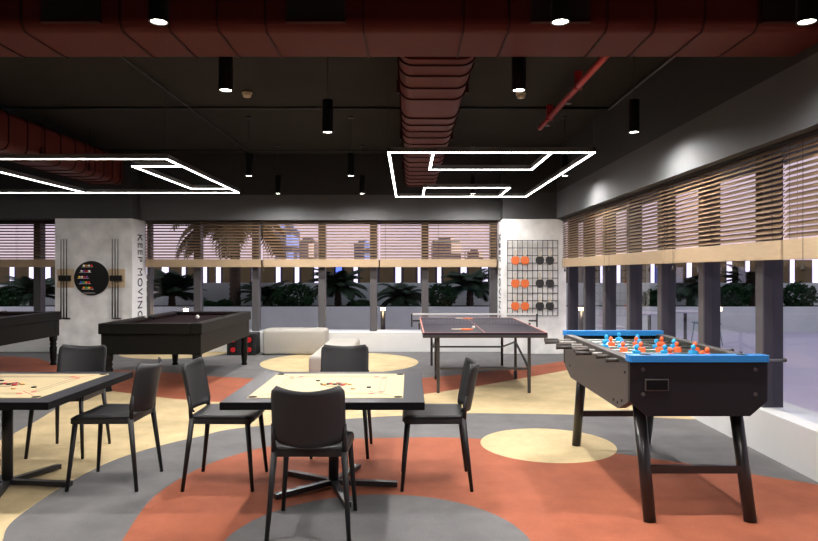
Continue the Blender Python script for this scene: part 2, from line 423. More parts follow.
# blinds
def blind(label, a, b, back=True, group=None, cords=()):
    L = b-a
    c = thing('venetian_blind', label, 'blind', ((a+b)/2, 12.27, 1.54) if back else (2.735, (a+b)/2, 1.54), 0 if back else PI/2, group)
    # local: x along the blind, y away from the room (back: +Y ; right wall: rotated so local y = -X)
    s = 1 if back else -1
    MB().bb(-L/2, L/2, -.02, .02, 0, .145, bev=.004).build('bottom_rail', M['rail_wood'], c)
    MB().bb(-L/2, L/2, -.03, .03, .840, .858).build('head_rail', M['tape'], c)
    z = .172; sl = MB()
    while z < .83:
        R = Matrix.Rotation(s*math.radians(26 if back else 42), 3, 'X')
        sl.box((0, 0, z), (L-.01, .05 if back else .045, .0045), rot=R); z += .054 if back else .0405
    sl.build('slats', M['slat'], c)
    n = max(2, int(L/.9)+1)
    for i in range(n):
        x = -L/2+.1+(L-.2)*i/(n-1)
        tp = MB()
        for yy in (-.027, .027): tp.cyl((x, yy, .145), (x, yy, .82), .0016, seg=5)
        tp.bb(x-.001, x+.001, -.027, .027, .150, .153).build('ladder_cord', M['tape'], c)
    for x in cords:
        cb = MB().cyl((x, -.04*s, -.02), (x, -.04*s, .82), .002, seg=5).lathe([(.002,0),(.016,-.05),(.014,-.06),(.001,-.062)], (x, -.04*s, -.02), 8)
        cb.build('pull_cord', M['tape'], c)
    return c
gb = 'wooden blinds along the far windows'; gr = 'wooden blinds along the right windows'
blind('wooden blind on the far windows, left of the ball rack column', XL, -6.30, group=gb)
blind('wooden blind on the far windows, directly right of the ball rack column', -4.86, -2.735, group=gb)
blind('wooden blind on the far windows, middle of three between the columns', -2.70, -.56, group=gb, cords=(-1.05,))
blind('wooden blind on the far windows, directly left of the bat grid column', -.535, 1.62, group=gb)
ry = [(9.27, 11.78, 'beside the bat grid column, farthest along the right wall'), (7.10, 9.24, 'second from the far corner on the right wall'),
      (4.86, 7.07, 'third from the far corner on the right wall, above the football table'), (2.6, 4.83, 'nearest the camera on the right wall'), (.2, 2.57, 'next to the camera on the right wall')]
for a, b, t in ry[:4]: blind('wooden slatted blind ' + t, a, b, back=False, group=gr, cords=((b-a)/2-.28,))
blind('wooden slatted blind on the right wall beside the photographer', *ry[4][:2], back=False, group=gr)

# ------------------------------------------------------------------ ceiling services
def pendant(x, y, label, wire):
    p = thing('pendant_light', label, 'lamp', (x, y, 2.787), 0, 'black cylinder ceiling lamps')
    MB().cyl((0,0,.012), (0,0,.31), .052, seg=24).ring((0,0), .042, .052, 0, .012, seg=24).build('housing', M['lamp_black'], p)
    MB().cyl((0,0,.006), (0,0,.0125), .042, seg=24).build('lens', M['lamp_glow'], p)
    MB().cyl((0,0,.31), (0,0,ZC-2.787-.02), .0035 if wire else .012, seg=6).build('cable' if wire else 'stem', M['lamp_black'], p)
    MB().cyl((0,0,ZC-2.787-.02), (0,0,ZC-2.787), .04, seg=16).build('canopy', M['lamp_black'], p)
    l = bpy.data.lights.new('spot', 'SPOT'); l.energy = 150; l.spot_size = math.radians(170); l.spot_blend = .55
    l.color = (1, .96, .92); l.shadow_soft_size = .045
    lo = bpy.data.objects.new('spot', l); COL.objects.link(lo); lo.parent = p; lo.location = (0,0,-.012)
    return p
P = [(-1.34, 3.56, 'black cylinder lamp in front of the red duct, upper left', 0), (.81, 3.56, 'black cylinder lamp in front of the red duct, right of the middle', 0), (2.13, 3.56, 'black cylinder lamp in front of the red duct, at the top right', 0),
     (-1.35, 4.9, 'black cylinder lamp just beyond the red cross duct, left of the middle', 1), (.81, 4.9, 'black cylinder lamp just beyond the red cross duct, right of the middle', 1),
     (-.78, 6.37, 'black cylinder lamp on a thin wire left of the long red duct', 1), (2.155, 6.37, 'black cylinder lamp on a thin wire near the right wall', 1),
     (-2.23, 9.26, 'black cylinder lamp on a wire just right of the left light frame', 1), (-.81, 9.26, 'black cylinder lamp on a wire between the two light frames', 1), (2.17, 9.26, 'black cylinder lamp beside the right corner of the light frame', 1),
     (-2.24, 11.36, 'farthest black cylinder lamp, left, near the far wall', 1), (-.80, 11.36, 'farthest black cylinder lamp, second along the far wall', 1), (1.09, 11.36, 'farthest black cylinder lamp, seen within the right light frame', 1)]
for a in P: pendant(*a)
# the same lamps carry on behind and beside the photographer; the last is added to brighten the left column
for i, (x, y) in enumerate([(-3.5, 3.56), (-3.5, 6.37), (-5.4, 4.9), (-3.9, 9.4), (-1.34, 1.2), (.81, 1.2), (-3.5, 1.2), (2.13, 1.2), (-5.6, 9.26), (-7.6, 6.4), (-5.6, 11.2)]):
    pass
for x, y, t in [(-3.5, 3.56, 'black cylinder lamp over the left carrom table'), (-1.34, 1.2, 'black cylinder lamp behind the camera, left'), (.81, 1.2, 'black cylinder lamp behind the camera, right'),
                (-5.7, 6.37, 'black cylinder lamp over the left side of the room'), (-6.7, 8.3, 'added unseen black cylinder lamp that brightens the ball rack column')]:
    pendant(x, y, t, 1)

def led_frame(label, bars, z=2.75):
    c = thing('light_frame', label, 'lamp', (0, 0, z))
    body = MB(); glow = MB()
    for (x0, y0), (x1, y1) in bars:
        if abs(x1-x0) > abs(y1-y0):
            body.bb(x0-.018, x1+.018, y0-.018, y0+.018, .006, .06); glow.bb(x0-.012, x1+.012, y0-.012, y0+.012, -.001, .006)
        else:
            body.bb(x0-.018, x0+.018, y0-.018, y1+.018, .0062, .0602); glow.bb(x0-.012, x0+.012, y0-.012, y1+.012, -.0012, .0058)
    body.build('profile', M['led_body'], c); glow.build('diffuser', M['led_glow'], c)
    X = [p[0] for b in bars for p in b]; Yv = [p[1] for b in bars for p in b]
    for x in (min(X), max(X)):
        for y in (min(Yv), max(Yv)): MB().cyl((x, y, .06), (x, y, ZC-z), .002, seg=5).build('suspension_wire', M['wire_black'], c)
    return c
led_frame('suspended frame of white light lines on the right, square with inner loops',
    [((-.22,7.26),(2.02,7.26)), ((-.22,11.5),(2.02,11.5)), ((-.22,7.26),(-.22,11.5)), ((2.02,7.26),(2.02,11.5)),
     ((.265,7.26),(.265,8.47)), ((1.56,7.26),(1.56,8.47)), ((.265,8.47),(1.56,8.47)), ((.24,10.29),(1.56,10.29)), ((.24,10.29),(.24,11.5)), ((1.56,10.29),(1.56,11.5))])
led_frame('suspended frame of white light lines on the left, running out of view',
    [((-8.0,7.67),(-2.8,7.67)), ((-8.0,10.94),(-2.8,10.94)), ((-2.8,7.67),(-2.8,10.94)), ((-8.0,7.67),(-8.0,10.94)), ((-5.33,7.67),(-5.33,10.94)),
     ((-3.41,8.21),(-2.8,8.21)), ((-3.41,10.4),(-2.8,10.4)), ((-3.41,8.21),(-3.41,10.4))])

# cross duct
d = thing('air_duct', 'big dark red duct crossing the ceiling from side to side', 'duct', (0, 4.31, 2.92))
body = rrect(-.28, .29, 0, .64, .07, 6)
MB().prism([(u, v) for u, v in body], XL, XR, 'x').build('duct_body', M['red_duct'], d)
for px in (-60, -15, 28, 69, 156, 198, 241, 283, 369, 457, 497, 583, 625, 668, 715):
    x = (px-CX)*4.6/F
    s_ = MB(); o_ = rrect(-.288, .298, -.008, .648, .075, 6); i_ = rrect(-.279, .289, .001, .639, .07, 6)
    n = len(o_)
    vs = [(x-.006, a, b) for a, b in o_]+[(x+.006, a, b) for a, b in o_]+[(x-.006, a, b) for a, b in i_]+[(x+.006, a, b) for a, b in i_]
    fs = []
    for i in range(n):
        j = (i+1) % n; fs += [(i, j, n+j, n+i), (i, 2*n+i, 2*n+j, j), (n+i, n+j, 3*n+j, 3*n+i)]
    s_.raw(vs, fs).build('seam', M['red_seam'], d)
for px in (72, 316, 560, 790):
    x = (px-CX)*4.03/F
    g = MB().bb(x-.175, x+.175, -.305, -.280, .05, .35)
    gg = g.build('grille', M['grille'], d)
    MB().bb(x-.18, x+.18, -.312, -.280, .035, .05).build('lip', M['red_seam'], gg)

def long_duct(label, x0, x1, y0, y1, ribs, brackets):
    c = thing('air_duct', label, 'duct', ((x0+x1)/2, 0, 2.92)); hw = (x1-x0)/2
    MB().prism(rrect(-hw, hw, 0, .48, .10, 6), y0, y1, 'y').build('duct_body', M['red_duct'], c)
    for y in ribs:
        MB().prism(rrect(-hw-.012, hw+.012, -.012, .492, .11, 6), y-.008, y+.008, 'y').build('seam', M['red_seam'], c)
    for y in brackets:
        for s in (-1, 1):
            b = MB().bb(s*(hw+.006), s*(hw+.03), y-.03, y+.03, .05, .16).cyl((s*(hw+.018), y, .16), (s*(hw+.018), y, ZC-2.92), .004, seg=6)
            b.build('hanger', M['red_seam'], c)
    return c
long_duct('dark red ribbed duct running away along the middle of the ceiling', -.075, .475, 4.605, 11.5, [4.72, 4.98, 5.31, 5.65, 6.35, 6.65, 6.95, 7.27, 7.64, 8.1, 8.5, 8.9, 9.3, 9.7, 10.1, 10.5, 10.9, 11.3], (5.66, 7.65, 9.9))
long_duct('dark red ribbed duct running away along the left of the ceiling', -5.38, -4.82, 4.605, 11.2, [5.2, 5.9, 6.6, 7.3, 8.0, 8.4, 8.8, 9.2, 9.6, 9.9, 10.2, 10.5, 10.8, 11.1], (6.1, 7.4, 8.7, 10.0))

# conduits
def conduit(label, pts, r=.014, mt='conduit', cat='conduit'):
    o = MB().tube(pts, r, 8).build('conduit', M[mt]); return tag(o, label, cat)
zc = ZC-.016
conduit('thin black conduit across the ceiling, nearer of two', [(XL, 8.7, zc), (XR, 8.7, zc)], .018)
conduit('thin black conduit across the ceiling, near the far wall', [(XL, 11.75, zc), (-5.0, 11.75, zc), (XR, 11.75, zc)], .014)
conduit('thin conduit running away along the ceiling, left of the middle', [(-2.82, 4.0, zc-.03), (-2.82, 11.6, zc-.03)], .011, 'conduit')
conduit('thin conduit running away along the ceiling over the left duct', [(-5.53, 4.0, zc-.03), (-5.53, 11.6, zc-.03)], .011, 'conduit')
conduit('thin grey conduit along the top of the right wall', [(XR-.02, 3.0, zc-.03), (XR-.02, 8.66, zc-.03)], .012, 'conduit_grey')
sp = thing('sprinkler_pipe', 'bright red sprinkler pipe under the ceiling on the right', 'pipe', (1.82, 0, ZC-.16))
MB().cyl((0, 5.2, 0), (0, 9.25, 0), .035, seg=14).build('pipe', M['red_pipe'], sp)
for y in (7.15, 8.6): MB().bb(-.04, .04, y-.012, y+.012, -.04, .16).build('bracket', M['red_pipe'], sp)
for y in (7.6, 8.75): MB().cyl((0, y, -.03), (0, y, -.07), .012).cyl((0, y, -.075), (0, y, -.08), .035, seg=14).build('sprinkler_head', M['chrome'], sp)
for px, py, t in ((247, 96, 'beige smoke detector left of the middle of the ceiling'), (521, 97, 'beige smoke detector below the right cylinder lamp')):
    Y = (ZC-.05-H)*F/(CY-py)
    s = thing('smoke_detector', t, 'detector', ((px-CX)*Y/F, Y, ZC-.07), 0, 'smoke detectors')
    MB().lathe([(.02,0),(.045,.008),(.052,.03),(.05,.045)], seg=20).build('sensor_cap', M['beige'], s)
    MB().cyl((0,0,.045), (0,0,.07), .062, seg=20).build('base', M['beige'], s)

# ------------------------------------------------------------------ chairs
def make_chair():
    c = thing('stacking_chair', '', 'chair', group='charcoal chairs at the carrom tables')
    # seat: dished shell
    nx, ny = 12, 12; T = .022
    def seatp(u, v):
        hw = .198+.012*v
        y = -.195+.415*v
        # rounded corners
        e = max(0, abs(u)-.80)/.20
        if v > .86: y -= .03*e*e
        z = .492-.010*(1-u*u)*math.sin(PI*min(1, v*1.05)) - (.022*((v-.88)/.12)**2 if v > .88 else 0) + .004*u*u
        return Vector((u*hw, y, z))
    def shell(fn, nu, nv, off, closed=True):
        vs = []; fs = []
        for s in (0, 1):
            for j in range(nv+1):
                for i in range(nu+1):
                    p = fn(-1+2*i/nu, j/nv); vs.append(p+off(-1+2*i/nu, j/nv)*s)
        n = (nu+1)*(nv+1)
        I = lambda i, j, s: s*n+j*(nu+1)+i
        for j in range(nv):
            for i in range(nu):
                fs.append((I(i,j,0), I(i+1,j,0), I(i+1,j+1,0), I(i,j+1,0))); fs.append((I(i,j,1), I(i,j+1,1), I(i+1,j+1,1), I(i+1,j,1)))
        for i in range(nu): fs += [(I(i,0,0), I(i,0,1), I(i+1,0,1), I(i+1,0,0)), (I(i,nv,0), I(i+1,nv,0), I(i+1,nv,1), I(i,nv,1))]
        for j in range(nv): fs += [(I(0,j,0), I(0,j+1,0), I(0,j+1,1), I(0,j,1)), (I(nu,j,0), I(nu,j,1), I(nu,j+1,1), I(nu,j+1,0))]
        return vs, fs
    vs, fs = shell(seatp, nx, ny, lambda u, v: Vector((0, 0, -T)))
    MB().raw(vs, fs, True).build('seat', M['chair'], c)
    # frame rim under the seat
    f = MB(); prof = [(-.192,-.185), (.192,-.185), (.202,.195), (-.202,.195)]
    for a, b in zip(prof, prof[1:]+prof[:1]): f.bar((*a, .458), (*b, .458), .022, .034)
    f.build('seat_frame', M['chair_leg'], c)
    def backp(u, v):
        r = .16
        hw = .200
        if v > 1-r: hw = .200-.030*(1-math.sqrt(max(0, 1-((v-(1-r))/r)**2)))
        if v < r: hw = .200-.035*(1-math.sqrt(max(0, 1-((r-v)/r)**2)))
        x = u*hw
        z = .512+.325*v - (.022*(1-u*u))*v - .010*(1-u*u)*(1-v)
        y = -.172-.060*v - .066*(1-u*u)
        return Vector((x, y, z))
    vs, fs = shell(backp, 14, 12, lambda u, v: Vector((0, -.014, 0)))
    MB().raw(vs, fs, True).build('backrest', M['chair'], c)
    for s in (-1, 1): # uprights that carry the back
        b = MB(); b.cyl((s*.192, -.190, .47), (s*.199, -.205, .625), .016, .007, seg=10)
        b.build('back_support', M['chair_leg'], c)
    for s in (-1, 1):
        MB().cyl((s*.186, .180, .47), (s*.220, .222, 0), .018, .012, seg=10).build('leg', M['chair_leg'], c)
        MB().cyl((s*.190, -.185, .48), (s*.222, -.240, 0), .019, .012, seg=10).build('leg', M['chair_leg'], c)
    for ch in children(c):
        if ch.name.startswith('backrest') or ch.name.startswith('seat'):
            pass
    return c
ch = make_chair()
spots = [((-.545, 3.82), 0, 'charcoal plastic chair seen from behind, nearest the camera at the middle carrom table'),
         ((.175, 4.61), PI/2, 'charcoal plastic chair at the right side of the middle carrom table'),
         ((-1.256, 4.61), -PI/2, 'charcoal plastic chair at the left side of the middle carrom table'),
         ((-.54, 5.377), PI, 'charcoal plastic chair on the far side of the middle carrom table'),
         ((-2.037, 4.61), PI/2, 'charcoal plastic chair at the right side of the left carrom table'),
         ((-2.75, 5.377), PI, 'charcoal plastic chair on the far side of the left carrom table')]
for i, ((x, y), r, t) in enumerate(spots): place(ch, i > 0, (x, y, .0016), r, t)

# ------------------------------------------------------------------ carrom tables
def make_carrom():
    c = thing('carrom_table', '', 'table', group='carrom tables')
    S = .60; zt = .6865
    MB().box((0, 0, zt-.0235), (2*S, 2*S, .043), bev=.002).build('table_top', M['black_edge'], c)
    MB().box((0, 0, zt-.001), (2*S-.004, 2*S-.004, .002)).build('laminate_top', M['black_lam'], c)
    fd = MB().box((0, 0, zt+.0015), (.945, .945, .003)).build('playing_surface', M['board'], c)
    k = MB(); r = MB(); z0, z1 = zt+.003, zt+.0038
    k.ring((0,0), .082, .086, z0, z1).ring((0,0), .070, .072, z0, z1)
    r.cyl((0,0,z0), (0,0,z1), .018, seg=20)
    for q in range(4):
        R = Matrix.Rotation(q*PI/2, 3, 'Z')
        for off in (.315, .352): k.bar(R @ Vector((-.275, off, z1-.0004)), R @ Vector((.275, off, z1-.0004)), .0028, .0008)
        for sx in (-1, 1):
            p = R @ Vector((sx*.275, .3335, 0)); r.cyl((p.x, p.y, z0), (p.x, p.y, z1+.0002), .018, seg=18)
        a = R @ Vector((.40, .40, z1-.0004)); b2 = R @ Vector((.25, .25, z1-.0004)); r.bar(a, b2, .005, .0009)
    k.build('line_marking', M['black_ink'], fd); r.build('red_marking', M['red_ink'], fd)
    for q in range(4):
        x, y = ((1,1),(-1,1),(-1,-1),(1,-1))[q]
        MB().cyl((x*.442, y*.442, zt+.003), (x*.442, y*.442, zt+.0045), .026, seg=20).build('corner_pocket', M['black_edge'], c)
    MB().cyl((0,0,.05), (0,0,zt-.045), .034, seg=20).build('pedestal', M['steel_black'], c)
    MB().cyl((0,0,zt-.055), (0,0,zt-.045), .18, seg=24).build('mounting_plate', M['steel_black'], c)
    for q in range(5):
        a = q*2*PI/5
        MB().bar((0,0,.036), (.43*math.cos(a), .43*math.sin(a), .020), .045, .032).build('foot', M['steel_black'], c)
    return c
ct = make_carrom()
ctab = [(-.508, 4.485), (-2.708, 4.485)]
place(ct, False, (*ctab[0], .0016), 0, 'black carrom table with beige board in the middle of the photo')
place(ct, True, (*ctab[1], .0016), 0, 'black carrom table with beige board, cut off by the left edge')
coin = None
def coin_mb(): return MB().lathe([(.0145,0),(.016,.002),(.016,.006),(.0145,.008)], seg=18)
protos = {}
cz = .6865+.0016+.0039
pat = [(-.075,.0,'black'),(-.06,-.02,'wood'),(-.03,.02,'red'),(0,.03,'wood'),(.01,-.005,'black'),(.045,.0,'black'),(.03,.035,'red'),(.085,.02,'wood'),(.11,-.01,'wood'),(-.045,.005,'black'),(.065,-.03,'red'),
       (-.125,.14,'black'),(.245,-.12,'black'),(.145,-.175,'wood')]
words = {'black': 'black', 'wood': 'pale wooden', 'red': 'red'}
where = ['at the left edge of the centre circle', 'inside the left of the centre circle', 'left of the centre spot', 'behind the centre spot', 'on the centre spot', 'right of the centre spot', 'behind right of the centre spot',
         'at the right edge of the centre circle', 'right of the centre circle', 'between the left edge and the centre spot', 'diagonally before the centre spot', 'alone behind left of the circle', 'alone in front right of the circle', 'alone, nearest the front edge']
tn = ['middle carrom board', 'left carrom board']
for ti, (tx, ty) in enumerate(ctab):
    for (dx, dy, kind), wh in zip(pat, where):
        m_ = M['coin_'+kind]
        if kind not in protos:
            o = coin_mb().build('carrom_coin', m_); protos[kind] = o
        else:
            o = protos[kind].copy(); COL.objects.link(o)
        o.location = (tx+dx, ty+dy, cz)
        tag(o, words[kind]+' coin '+wh+', '+tn[ti], 'coin', 'carrom coins on the '+tn[ti])

# ------------------------------------------------------------------ pool tables
def make_pool():
    c = thing('pool_table', '', 'table', group='pool tables')
    W, L = 1.25, 2.50; zt = .83
    for s in (-1, 1):
        MB().box((s*(W/2-.07), 0, zt-.065), (.14, L, .13), bev=.012, seg=3).build('rail', M['pool_wood'], c)
    for s in (-1, 1):
        MB().box((0, s*(L/2-.07), zt-.0655), (W-.28, .14, .129), bev=.010, seg=3).build('rail', M['pool_wood'], c)
    MB().box((0, 0, zt-.075), (W-.26, L-.26, .05)).build('playing_cloth', M['pool_cloth'], c)
    for s in (-1, 1):
        for h in (-1, 1): MB().box((s*(W/2-.155), h*.53, zt-.03), (.035, .90, .025), bev=.006).build('cushion', M['pool_cloth'], c)
        MB().box((0, s*(L/2-.155), zt-.03), (W-.48, .035, .025), bev=.006).build('cushion', M['pool_cloth'], c)
    for s in (-1, 1):
        for y in (-1, 0, 1):
            MB().cyl((s*(W/2-(.125 if y else .115)), y*(L/2-.125), zt-.028), (s*(W/2-(.125 if y else .115)), y*(L/2-.125), zt+.003), .058, seg=20).build('pocket', M['black_edge'], c)
    for s in (-1, 1):
        MB().box((s*(W/2-.045), 0, .575), (.04, L-.2, .245)).build('apron', M['pool_wood'], c); MB().box((0, s*(L/2-.055), .575), (W-.2, .04, .245)).build('apron', M['pool_wood'], c)
    for sx in (-1, 1):
        for sy in (-1, 1):
            x, y = sx*(W/2-.085), sy*(L/2-.095)
            lg = MB().box((x, y, .575), (.125, .125, .25), bev=.004)
            lg.lathe([(.042,0),(.046,.02),(.034,.04),(.040,.07),(.046,.12),(.050,.20),(.054,.27),(.040,.30),(.054,.325),(.040,.35),(.052,.375),(.056,.40),(.058,.452)], (x, y, 0), 20)
            lg.build('leg', M['pool_wood'], c)
    return c
pt = make_pool()
place(pt, False, (-3.115, 9.24, .0014), 0, 'black pool table in front of the ball rack column')
place(pt, True, (-6.10, 9.24, .0014), 0, 'black pool table cut off by the left edge')
px_, py_ = fl(197.7, 317.5, .80)
tag(MB().sphere((0,0,.028), .028, 20).build('cue_ball', M['ball'], loc=(px_, py_, .7814)), 'white cue ball on the middle pool table', 'ball')
x_, y_ = fl(149, 321.5, .80)
tag(MB().box((0,0,.014), (.026,.026,.028), bev=.002).build('cue_chalk', M['ball'], loc=(-3.56, 9.0, .8326-.0012)), 'small white chalk cube on the left rail of the middle pool table', 'chalk')

# ------------------------------------------------------------------ table tennis
t = thing('tennis_table', 'dark table tennis table with net in front of the bat grid column', 'table', (.90, 9.16, .0014))
zt = .732
MB().box((0, -.662, zt-.0125), (1.47, 1.316, .025)).build('table_half', M['tt_top'], t)
MB().box((0, .662, zt-.0125), (1.47, 1.316, .025)).build('table_half', M['tt_top'], t)
fr = MB()
for s in (-1, 1):
    fr.box((s*.722, 0, zt-.043), (.03, 2.63, .036)); fr.box((0, s*1.303, zt-.043), (1.47, .028, .036))
fr.build('apron_frame', M['tt_frame'], t)
ln = MB()
for s in (-1, 1): ln.box((s*.726, 0, zt+.0004), (.018, 2.64, .0008)); ln.box((0, s*1.311, zt+.0003), (1.44, .018, .0008))
ln.box((0, 0, zt+.0002), (.006, 2.6, .0008)); ln.build('painted_lines', M['tt_line'], t)
for x in (-.55, .54):
    for y in (-1.19, 1.14): MB().box((x, y, (zt-.06)/2), (.036, .036, zt-.06), bev=.003).build('leg', M['tt_frame'], t)
MB().box((0, -1.19, .29), (1.06, .02, .025)).build('cross_bar', M['tt_frame'], t)
MB().box((0, 1.14, .29), (1.06, .02, .025)).build('cross_bar', M['tt_frame'], t)
for s in (-1, 1):
    MB().box((s*.54, -.16, .36), (.03, .05, .56)).bar((s*.54, -1.17, .29), (s*.54, -.18, .50), .02, .02).bar((s*.54, 1.12, .29), (s*.54, -.12, .50), .02, .02).build('folding_strut', M['tt_frame'], t)
    MB().cyl((s*.54-.015, -.16, .06), (s*.54+.015, -.16, .06), .06, seg=20).build('wheel', M['rubber_black'], t)
    MB().box((s*.80, 0, zt+.045), (.10, .03, .02)).box((s*.862, 0, zt+.05), (.02, .025, .18)).box((s*.76, 0, zt-.03), (.02, .06, .09)).build('net_post', M['rubber_black'], t)
n = MB()
for i in range(85): n.box((-.84+.02*i, 0, zt+.07), (.0015, .0015, .13))
for i in range(7): n.box((0, 0, zt+.012+.019*i), (1.69, .0015, .0015))
nt_ = n.build('net', M['net'], t); MB().box((0, 0, zt+.138), (1.70, .006, .022)).build('net_tape', M['net_tape'], nt_)
# bats
def bat_parts(root, mt, vert=False):
    """blade in the xz plane (hanging, handle up) or lying in xy"""
    pts = [(.072*math.cos(a), .078*math.sin(a)) for a in [PI*.22+2*PI*i/28*(1-.22-.0)*1.0 for i in range(0)]]
    pl = []
    for i in range(29):
        a = math.radians(125+290*i/28) ; pl.append((.074*math.cos(a), .080*math.sin(a)))
    ax = 'y' if vert else 'z'
    MB().prism(pl, -.006, .006, ax).build('blade', mt, root)
    h = [(-.042, .064), (-.014, .085), (-.013, .185), (.013, .185), (.014, .085), (.042, .064)]
    MB().prism(h, -.0055, .0055, ax).build('handle', M['handle_wood'], root)
for (px, py), rz, tx in (((467.5, 318.6), 1.2, 'orange bat lying on the far half of the tennis table'), ((466.5, 329.4), 1.45, 'orange bat lying on the near half of the tennis table')):
    X, Y = fl(px, py, .74)
    b = thing('tennis_bat', tx, 'bat', (X, Y, .7420), rz, 'bats on the tennis table'); bat_parts(b, M['rubber_orange'])
X, Y = fl(472, 327.5, .75)
tag(MB().sphere((0,0,.02), .02, 14).build('tennis_ball', M['ball'], loc=(X+.02, Y-.0, .7348)), 'small white ball beside the near orange bat', 'ball')

# ------------------------------------------------------------------ football table
t = thing('football_table', 'table football game with blue rim and black body on the right', 'table', (1.69, 4.71, .0014))
W, L = .80, 1.66; zt = .925; zb = .607
side = [(-.794, .68), (-.794, zt), (.794, zt), (.794, .68), (.60, zb), (-.60, zb)]
for s in (-1, 1):
    MB().prism(side, s*.40, s*.352, 'x').build('side_panel', M['fb_side'], t)
endp = [(-.40, .665), (-.325, zb), (.26, zb), (.402, .715), (.402, zt), (-.402, zt)]
endp = [(-.402, .695), (-.30, zb), (.30, zb), (.402, .695), (.402, zt), (-.402, zt)]
for s in (-1, 1):
    e = MB().prism(endp, s*.83, s*.795, 'y').build('end_panel', M['fb_body'], t)
    if s < 0:
        MB().bb(-.315, -.175, -.836, -.829, .755, .825, bev=.003).build('slot_frame', M['fb_side'], e)
        MB().bb(-.307, -.183, -.839, -.830, .762, .818).build('ball_slot', M['black_edge'], e)
        for x in (-.325, .33):
            for z in (.735, .880): MB().cyl((x, -.838, z), (x, -.829, z), .011, seg=12).build('bolt', M['fb_side'], e)
sd = [c for c in children(t) if c.name.startswith('side_panel')]
for y, z in ((-.60, .645), (-.68, .67), (-.52, .645), (-.74, .85), (.62, .70)):
    MB().cyl((-.405, y, z), (-.399, y, z), .009, seg=10).build('bolt', M['fb_body'], sd[0])
for s in (-1, 1):
    rim = MB().prism(rrect(-.410, .410, s*.85-(.09 if s > 0 else 0)-.0, s*.85+(.09 if s < 0 else 0)+(.0), .02, 4), zt, zt+.038)
    rm = rim.build('end_rim', M['fb_blue'], t, label='bright blue end rim')
    if s < 0:
        for x in (-.30, .27): MB().cyl((x, -.80, zt+.037), (x, -.80, zt+.0385), .034, seg=20).build('cup_holder', M['black_edge'], rm)
for s in (-1, 1):
    MB().bb(s*.405, s*.345, -.76, .76, zt, zt+.012, bev=.003).build('side_rail', M['fb_side'], t)
MB().bb(-.352, .352, -.795, .795, .80, .82).build('pitch', M['fb_field'], t)
g = MB().bb(-.352, .352, -.003, .003, .82, .8212).ring((0,0), .10, .106, .82, .8212)
g.build('pitch_lines', M['net'], t)
for sx in (-1, 1):
    for s in (-1, 1):
        MB().cyl((sx*.292, s*.66, .66), (sx*.292, s*.85, 0), .038, .036, seg=18).build('leg', M['fb_leg'], t)
for s in (-1, 1): MB().bb(-.29, .29, s*.775-.015, s*.775+.015, .26, .305).build('leg_brace', M['fb_leg'], t)
rows = [(1,'o'),(2,'o'),(3,'b'),(5,'o'),(5,'b'),(3,'o'),(2,'b'),(1,'b')]
shift = [.12,.11,.02,.05,-.03,.01,-.04,-.01]
for i, ((nf, col), sh) in enumerate(zip(rows, shift)):
    y = -.61+.174*i; z = .905
    left = (col == 'o') if i % 2 == 0 else (i % 3 != 0)
    rod = MB().cyl((-.50+sh, y, z), (.50+sh, y, z), .008, seg=10).build('rod', M['chrome'], t)
    hx = -.50+sh if i not in (2,) else -.50+sh
    for hs in ((-1,) if i in (0, 1, 3, 5, 6, 7, 2, 4) else ()):
        MB().cyl((hx-.09, y, z), (hx+.01, y, z), .014, .012, seg=8).cyl((hx-.098, y, z), (hx-.089, y, z), .016, .016, seg=8).build('grip', M['fb_grip'], rod)
    MB().cyl((.50+sh, y, z), (.515+sh, y, z), .012, seg=8).build('rod_cap', M['fb_grip'], rod)
    sp_ = {1: 0, 2: .24, 3: .19, 5: .125}[nf]
    tilt = random.uniform(-.25, .25)
    for k_ in range(nf):
        x = sh+(k_-(nf-1)/2)*sp_
        R = Matrix.Rotation(tilt, 3, 'X')
        f = MB(); c0 = Vector((x, y, z))
        def part(c, d, bev): f.box(c0+R @ Vector(c), d, rot=R, bev=bev)
        part((0, 0, .0), (.040, .028, .045), .008); part((0, 0, -.038), (.026, .018, .045), .005); part((0, .004, -.066), (.024, .032, .018), .004)
        part((-.022, 0, .0), (.012, .018, .036), .004); part((.022, 0, .0), (.012, .018, .036), .004)
        hc = c0+R @ Vector((0, 0, .042)); f.sphere(hc, .016, 10, .019)
        f.cyl(c0+R @ Vector((0,0,.018)), c0+R @ Vector((0,0,.034)), .008, seg=8)
        f.build('player_figure', M['fig_orange' if col == 'o' else 'fig_blue'], rod, label='orange player figure' if col == 'o' else 'blue player figure')

# ------------------------------------------------------------------ benches, crate
b = tag(MB().box((0, 0, .225), (1.12, .44, .45), bev=.06, seg=4).build('upholstered_bench', M['white_fab'], loc=(-2.0, 11.80, .0016)), 'cream upholstered block bench along the far window', 'bench', 'cream benches')
b = tag(MB().box((0, 0, .165), (.50, 2.55, .33), bev=.05, seg=4).build('upholstered_bench', M['white_fab'], loc=(-1.09, 10.12, .0016)), 'cream upholstered block bench pointing toward the camera behind the carrom table', 'bench', 'cream benches')
for o in bpy.data.objects:
    if o.name.startswith('upholstered_bench'): 
        for p in o.data.polygons: p.use_smooth = True
s = thing('loudspeaker', 'black box with red discs on the floor by the far window', 'speaker', (-2.92, 11.75, 0))
MB().box((0, 0, .19), (.50, .38, .38), bev=.012).build('cabinet', M['speaker'], s)
for x in (-.14, .14):
    for z in (.10, .27):
        cn = MB().cyl((x, -.196, z), (x, -.188, z), .075, seg=24).build('driver', M['disc_black'], s)
        MB().cyl((x, -.200, z), (x, -.196, z), .045, seg=20).build('red_disc', M['red_cone'], cn, label='red disc')

